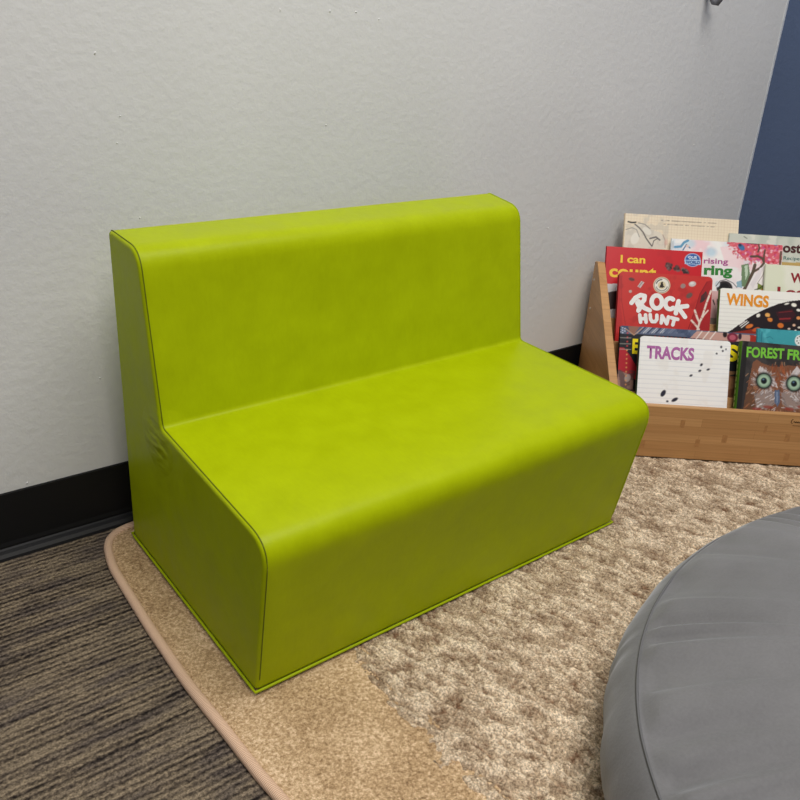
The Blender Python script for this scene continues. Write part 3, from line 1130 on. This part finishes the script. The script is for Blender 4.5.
for (x, y, rx, ry, ro, c_) in ((383, 305, 2.5, 2.0, -.7, (244, 238, 226)), (668, 188, 2.8, 1.0, -.3, (246, 240, 230)), (740, 200, 3.2, 2.2, .2, (246, 240, 228)), (785, 252, 2.4, 1.5, .2, (246, 240, 230)),
                               (476, 300, 3.0, 2.4, .2, (240, 176, 96)), (500, 345, 3.2, 2.6, .5, (226, 134, 58)), (294, 412, 4.6, 2.3, -.4, (226, 122, 52)), (360, 445, 4.8, 2.2, -.4, (206, 92, 42)),
                               (606, 405, 3.7, 3.0, .1, (222, 118, 44)), (785, 330, 2.4, 2.0, 0, (230, 150, 90)), (740, 402, 1.8, 1.5, 0, (236, 190, 160)), (690, 438, 1.6, 1.1, 0, (232, 210, 196)), (792, 425, 1.8, 1.1, 0, (240, 226, 210)),
                               (755, 455, 1.2, .9, 0, (244, 236, 226)), (345, 510, 4.2, 2.8, .3, (170, 50, 34))):
    b.ell(T_(x, y), rx * .82, ry * .82, c_, ro)
b.stroke([T_(590, 275), T_(720, 262)], .9, (122, 40, 44))
b.stroke([T_(600, 340), T_(700, 335)], 1.6, (146, 44, 48))
b.stroke([T_(470, 322), T_(520, 328)], .8, (38, 28, 32))
b.build()
b.text('WINGS', T_(58, 192), T_(484, 222), (238, 152, 34), 11.4, 0.04)

# --- red counting book, fourth row left
b = Book(0.0195, 0.258, 0.1505, 0.2265, 0.238, 0.007, (206, 24, 38), (150, 20, 40), 0.0,
         'bright red counting book with yellow lettering, standing behind the rock hunting book')
b.poly([(600, 283.2), (720, 288), (720, 420), (600, 420)], (206, 202, 204))
b.poly([(606, 293), (612, 291.5), (620, 290), (640, 292), (640, 310), (606, 309)], (48, 24, 26))
b.mottle((176, 18, 32), 26, .62, .35, 41, mask=(b.Y > .155).astype(float))
rs = np.random.RandomState(3)
for i in range(46):
    t_ = rs.uniform(0, 1)
    b.ell((666.5 + 23 * t_, 265.8 + 5.5 * t_ + rs.uniform(-2.8, 3.2) * (1 - .4 * t_)), rs.uniform(1.1, 2.3), rs.uniform(.9, 1.9), [(54, 34, 36), (30, 22, 26), (96, 58, 58), (120, 92, 92)][rs.randint(4)], rs.uniform(0, 3), .9)
b.ell((692.6, 260), 8.0, 6.7, (168, 196, 228))
b.ell((692.6, 260), 7.0, 6.0, (40, 90, 168))
b.poly([(684.5, 259.5), (700.8, 260.3), (700.5, 264.8), (684.8, 264.0)], (176, 204, 234))
b.ell((689, 257), 1.8, 1.0, (120, 160, 210))
b.build()
b.text('I can', (620.4, 262.3), (645.2, 263.3), (250, 206, 60), 7.6, 0.028)
b.text('count', (609.0, 276.4), (656.0, 278.6), (250, 206, 60), 12.2, 0.03)
b.text('OUR', (688.2, 258.6), (697.2, 259.1), (222, 234, 248), 2.9, 0.03, 'badge_lettering')
b.text('WORLD', (685.6, 263.3), (699.8, 264.0), (34, 76, 150), 3.0, 0.04, 'badge_lettering')

# --- blossom tree book, fourth row middle
b = Book(0.175, 0.270, 0.1505, 0.263, 0.263, 0.006, (244, 236, 236), (214, 222, 224), 0.0,
         'pale picture book with pink blossom tree and green lettering, behind butterfly wing book')
b.mottle((246, 206, 212), 14, .52, .8, 51)
b.mottle((206, 226, 238), 16, .58, .7, 54)
b.mottle((250, 248, 244), 30, .55, .8, 56)
b.ell((711, 252), 5.5, 4.5, (176, 212, 232), a=.7, soft=.8)
b.ell((690, 243.5), 5.5, 4, (196, 222, 234), a=.7, soft=.8)
b.stroke([(675, 247), (681, 246.5), (684, 242.5), (688, 240.5)], 2.4, (96, 158, 196))
b.stroke([(683, 250), (686.5, 244.5), (690, 248)], 1.2, (70, 120, 160))
b.ell((687.5, 246), 1.6, 1.4, (236, 206, 196))
b.stroke([(673, 241), (673, 248)], .6, (150, 150, 150))
U_ = lambda x, y: (720 + x / 10.0, 230 + y / 10.0)
b.poly([U_(70, 120), U_(620, 130), U_(640, 200), U_(610, 340), U_(480, 345), U_(420, 300), U_(300, 310), U_(230, 280), U_(170, 220), U_(110, 160)], (222, 96, 112))
b.poly([U_(0, 170), U_(100, 160), U_(220, 290), U_(210, 380), U_(60, 360)], (248, 216, 220), .8)
rs = np.random.RandomState(13)
pts_poly = [(70, 120), (620, 130), (610, 330), (480, 345), (300, 310), (170, 220)]
for i in range(240):
    x, y = rs.uniform(80, 620), rs.uniform(115, 340)
    if y > 150 + (x - 60) * 1.0 + 20 and x < 300:
        continue
    b.ell(U_(x, y), rs.uniform(.6, 1.7), rs.uniform(.6, 1.4), [(212, 60, 78), (240, 150, 166), (250, 206, 212), (196, 40, 60), (230, 110, 120), (206, 84, 150)][rs.randint(6)], 0, .8)
BR = (92, 76, 62)
b.stroke([U_(240, 600), U_(290, 500), U_(330, 420), U_(350, 350)], 3.2, BR)
b.stroke([U_(330, 420), U_(400, 380), U_(440, 330), U_(425, 285), U_(380, 262), U_(310, 265)], 2.3, BR)
b.stroke([U_(440, 330), U_(440, 250), U_(450, 200)], 1.8, BR)
b.stroke([U_(385, 140), U_(395, 180), U_(380, 220)], 1.6, BR)
b.stroke([U_(600, 350), U_(605, 270), U_(610, 220)], 2.2, (108, 84, 70))
b.stroke([U_(270, 132), U_(370, 140)], .9, (76, 54, 48))
b.ell(U_(215, 172), 4.0, 2.6, (66, 118, 168), .7)
b.ell(U_(200, 150), 1.8, 1.5, (44, 60, 90))
b.ell(U_(555, 145), 2.0, 1.2, (70, 130, 170), .2)
b.poly([U_(215, 350), U_(285, 335), U_(300, 440), U_(250, 570), U_(215, 560)], (116, 140, 104))
b.poly([U_(245, 360), U_(275, 350), U_(280, 440), U_(255, 500)], (198, 214, 190))
b.poly([U_(165, 520), U_(215, 500), U_(220, 580), U_(170, 570)], (112, 168, 190), .8)
b.poly([U_(300, 545), U_(400, 380), U_(440, 370), U_(400, 470), U_(330, 580)], (232, 222, 226))
b.stroke([U_(455, 365), U_(430, 450), U_(370, 540)], .6, (158, 140, 140))
b.poly([U_(370, 600), U_(380, 530), U_(430, 560), U_(470, 590)], (128, 140, 60))
b.poly([U_(410, 600), U_(450, 565), U_(490, 600), U_(470, 615)], (226, 150, 50))
b.stroke([U_(345, 600), U_(400, 580), U_(465, 525)], .9, (58, 66, 44))
b.ell((724.5, 288), 8, 7.2, (48, 40, 42))
b.ell((724.5, 287), 4.5, 4.0, (20, 18, 20))
b.ell((717.5, 284), 2.4, 3.2, (214, 220, 226))
b.stroke([(716, 286), (720, 281), (726, 279.5), (733, 283), (737, 287.5)], .7, (52, 50, 54))
b.poly([(711, 291), (719, 291), (718, 330), (709, 330)], (216, 160, 158), .8)
b.stroke([(713, 300), (714.5, 304.5)], 1.2, (28, 26, 30))
b.stroke([(717.5, 299.5), (717.5, 304.5)], 1.4, (28, 26, 30))
b.poly([(710.5, 318), (718, 318), (717, 330), (709, 330)], (132, 130, 116), .8)
b.build()
b.text('rising', (703.6, 263.2), (728, 264.2), (176, 84, 146), 5.6, 0.022, 'subtitle_lettering')
b.text('ring', (703.8, 274.2), (732.2, 275.2), (44, 130, 50), 9.6, 0.04)

# --- pale green book, fourth row right
b = Book(0.397, 0.258, 0.1505, 0.20, 0.219, 0.007, (228, 230, 206), (206, 210, 186), 0.0,
         'pale green picture book with dark red lettering, right of the blossom tree book')
b.mottle((238, 236, 222), 12, .5, .8, 61)
b.build()
b.text('W', U_(702, 522), U_(845, 530), (150, 30, 40), 9.6, 0.03)
b.text('Loo', U_(570, 655), U_(860, 668), (150, 30, 40), 9.0, 0.035)

# --- grey green book, last row right
b = Book(0.315, 0.280, 0.1505, 0.20, 0.282, 0.005, (206, 208, 196), (190, 194, 186), 0.0,
         'pale grey green book with brown lettering, in the last row below the blue wall')
b.mottle((184, 192, 180), 22, .5, .7, 71)
b.mottle((228, 226, 214), 40, .56, .7, 72)
b.stroke([(744, 236.5), (747, 238.5)], .8, (96, 104, 92))
b.poly([(778, 262), (812, 263), (812, 270), (778, 269)], (196, 164, 100))
b.build()
b.text('ost', (782.6, 252.0), (801, 253.0), (74, 32, 34), 9.8, 0.035)
b.text('Recipe', (783.4, 259.6), (799.4, 260.4), (64, 108, 104), 3.6, 0.01, 'subtitle_lettering')

# --- graph paper book, last row left
b = Book(0.065, 0.288, 0.1505, 0.272, 0.313, 0.007, (238, 222, 196), (216, 198, 168), 0.0,
         'tall cream graph paper book with pencil creature sketch, backmost against grey wall')
for i in range(40):
    x = 0.007 * i
    b.put(np.clip(1.2 - np.abs(b.X - x) / 0.0007, 0, 1), (214, 188, 160), .5)
for i in range(46):
    b.put(np.clip(1.2 - np.abs(b.Y - 0.007 * i) / 0.0007, 0, 1), (214, 188, 160), .5)
V_ = lambda x, y: (620 + x / 6.6667, 210 + y / 6.6667)
b.poly([V_(25, 260), V_(35, 140), V_(70, 120), V_(100, 100), V_(130, 85), V_(170, 95), V_(210, 130), V_(270, 150), V_(300, 190), V_(310, 260)], (224, 214, 198))
b.mottle((196, 188, 176), 60, .52, .5, 81, mask=((b.X < .105) & (b.Y > .22)).astype(float))
b.ell(V_(100, 190), 4, 6, (236, 230, 218), .3, .9)
b.ell(V_(180, 140), 5, 3, (232, 226, 214), .6, .9)
PC = (92, 86, 84)
b.stroke([V_(55, 78), V_(80, 84), V_(105, 82)], 1.6, (40, 38, 40))
b.stroke([V_(100, 95), V_(130, 120), V_(155, 150), V_(175, 190), V_(200, 225), V_(212, 240)], 1.3, PC)
b.stroke([V_(120, 85), V_(165, 95), V_(200, 125)], .8, (130, 124, 120))
b.stroke([V_(40, 130), V_(80, 118), V_(110, 130), V_(130, 180)], .7, (140, 134, 128))
b.stroke([V_(200, 190), V_(240, 180), V_(265, 200)], 1.6, (104, 100, 100))
b.stroke([V_(215, 240), V_(225, 205), V_(250, 190)], .9, PC)
b.stroke([V_(285, 165), V_(300, 200), V_(300, 250)], .7, (170, 140, 130))
b.ell(V_(308, 215), 1.6, 3, (226, 170, 156), a=.5, soft=.8)
for (x0, x1, y0, y1) in ((275, 645, 69, 89), (292, 632, 95, 113)):
    n = 26
    for i in range(n):
        if rs.rand() < .13:
            continue
        f0, f1 = i / n, (i + .72) / n
        p, q = V_(x0 + (x1 - x0) * f0, y0 + (y1 - y0) * f0), V_(x0 + (x1 - x0) * f1, y0 + (y1 - y0) * f1)
        b.stroke([p, q], rs.uniform(.5, .95), (120, 104, 96), .75)
b.build()

# ------------------------------------------------------------------ floor pouf (round crash cushion)
PC_ = np.array([0.690, -1.327])
POUF = empty('floor_pouf', Matrix.Translation((PC_[0], PC_[1], 0.0)), 'big round grey velvet floor cushion lying on the rug in the right foreground', 'floor cushion')
k = NT('grey_velvet', 0.85, 0.15)
v = k.coords()
nb = k.noise(v, 7, 3)
nf = k.noise(k.coords((300, 300, 300)), 1.0, 3)
mx = k.n('ShaderNodeMath', operation='MULTIPLY_ADD')
k.l(nf, mx.inputs[0])
mx.inputs[1].default_value = 0.4
k.l(nb, mx.inputs[2])
k.l(k.ramp(mx.outputs[0], [(0.4, (.140, .138, .144, 1)), (0.95, (.195, .192, .200, 1))]), k.b.inputs['Base Color'])
k.b.inputs['Sheen Weight'].default_value = 0.5
k.b.inputs['Sheen Roughness'].default_value = 0.4
k.b.inputs['Sheen Tint'].default_value = (.75, .78, .85, 1)
pn = k.bump(nb, 0.25, 0.03)
k.bump(nf, 0.15, 0.002, pn)
M_VEL = k.m
M_VELS = plain('grey_velvet_seam', (.13, .13, .136, 1), 0.9, 0.1)
RS_, ZS = 0.597, 0.150
na = 540
an = np.linspace(0, 2 * np.pi, na, endpoint=False)


def wob(a, f, seed):
    # periodic noise round the cushion
    return fbm(np.cos(a) * f + 20, np.sin(a) * f + 20, seed, 3) - 0.5


SQ = 1.003 - 0.045 * np.clip(np.cos(an - math.radians(48)) / 0.75, 0, 1) ** 1.2


def top_z(r, a):
    q = r
    z = ZS + 0.105 * (1 - q ** 2.6) ** 0.85
    # pleats running in from the seam
    fall = np.clip((q - 0.62) / 0.33, 0, 1) ** 1.5 * np.clip((1.0 - q) / 0.03, 0, 1)
    ph = a * 34 + 8 * wob(a, 5, 90) * 3
    z = z + 0.0065 * fall * np.sin(ph) * (0.35 + 1.3 * np.clip(wob(a, 9, 93) + .5, 0, 1))
    z = z + 0.012 * (fbm(np.cos(a) * q * 3 + 9, np.sin(a) * q * 3 + 9, 97, 2) - .5)
    return z


rings = []
for q in np.r_[np.linspace(0.004, 0.9, 60), np.linspace(0.91, 1.0, 16)]:
    r = RS_ * q * SQ
    rings.append(np.stack([r * np.cos(an), r * np.sin(an), top_z(np.full(na, q), an)], -1))
P = np.array(rings)
P[-1, :, 2] = ZS
tp = grid_obj('top_panel', P, M_VEL, POUF, wrap=True)
bm = bmesh.new()
bm.from_mesh(tp.data)
bm.verts.ensure_lookup_table()
bm.faces.new([bm.verts[i] for i in range(na)])
bmesh.ops.recalc_face_normals(bm, faces=bm.faces)
bm.to_mesh(tp.data)
bm.free()
tp.data.polygons.foreach_set('use_smooth', [True] * len(tp.data.polygons))
rings = []
for t in np.linspace(0, 1, 30):
    # bulging side band from seam down to the rug, tucking under
    ph = math.radians(58 - t * 128)
    r = RS_ * SQ - 0.010 + 0.060 * math.cos(ph) - 0.060 * math.cos(math.radians(58)) + 0.010
    z = 0.081 + 0.081 * math.sin(ph) / math.sin(math.radians(70)) * (1.0 if ph < 0 else 0.0)
    if ph >= 0:
        z = 0.081 + (ZS - 0.081) * math.sin(ph) / math.sin(math.radians(58))
    wr = 0.0022 * np.sin(an * 34 + 24 * wob(an, 5, 90)) * math.sin(math.pi * t) * (0.2 + wob(an, 8, 95) + .5)
    rr = r + wr + 0.006 * wob(an, 3, 99) * math.sin(math.pi * t)
    rings.append(np.stack([rr * np.cos(an), rr * np.sin(an), np.full(na, max(z, 0.0))], -1))
rings.append(np.stack([.3 * np.cos(an), .3 * np.sin(an), np.zeros(na)], -1))
grid_obj('side_band', np.array(rings), M_VEL, POUF, wrap=True)
tube_obj('seam', np.stack([RS_ * SQ * np.cos(an), RS_ * SQ * np.sin(an), np.full(na, ZS)], -1), 0.0016, M_VELS, POUF, 6, True)

# ------------------------------------------------------------------ small dark hook just entering the top of the view
M_HOOK = plain('grey_plastic', (0.12, 0.12, 0.14, 1), 0.4)
HK = empty('wall_hook', Matrix.Translation((1.447, 0.0, 0.925)), 'small dark grey wall hook high on the grey wall above the books', 'hook')
bm_obj('back_plate', box_bm(-.016, .016, -.005, 0.0, -.006, .060, .003), M_HOOK, HK, True)
pts = [(0, -.004, .020), (0, -.012, .006), (0, -.018, -.012), (0, -.026, -.024), (0, -.036, -.026), (0, -.043, -.016), (0, -.045, -.004)]
tube_obj('prong', pts, [.008, .008, .0075, .007, .0065, .006, .005], M_HOOK, HK, 12)
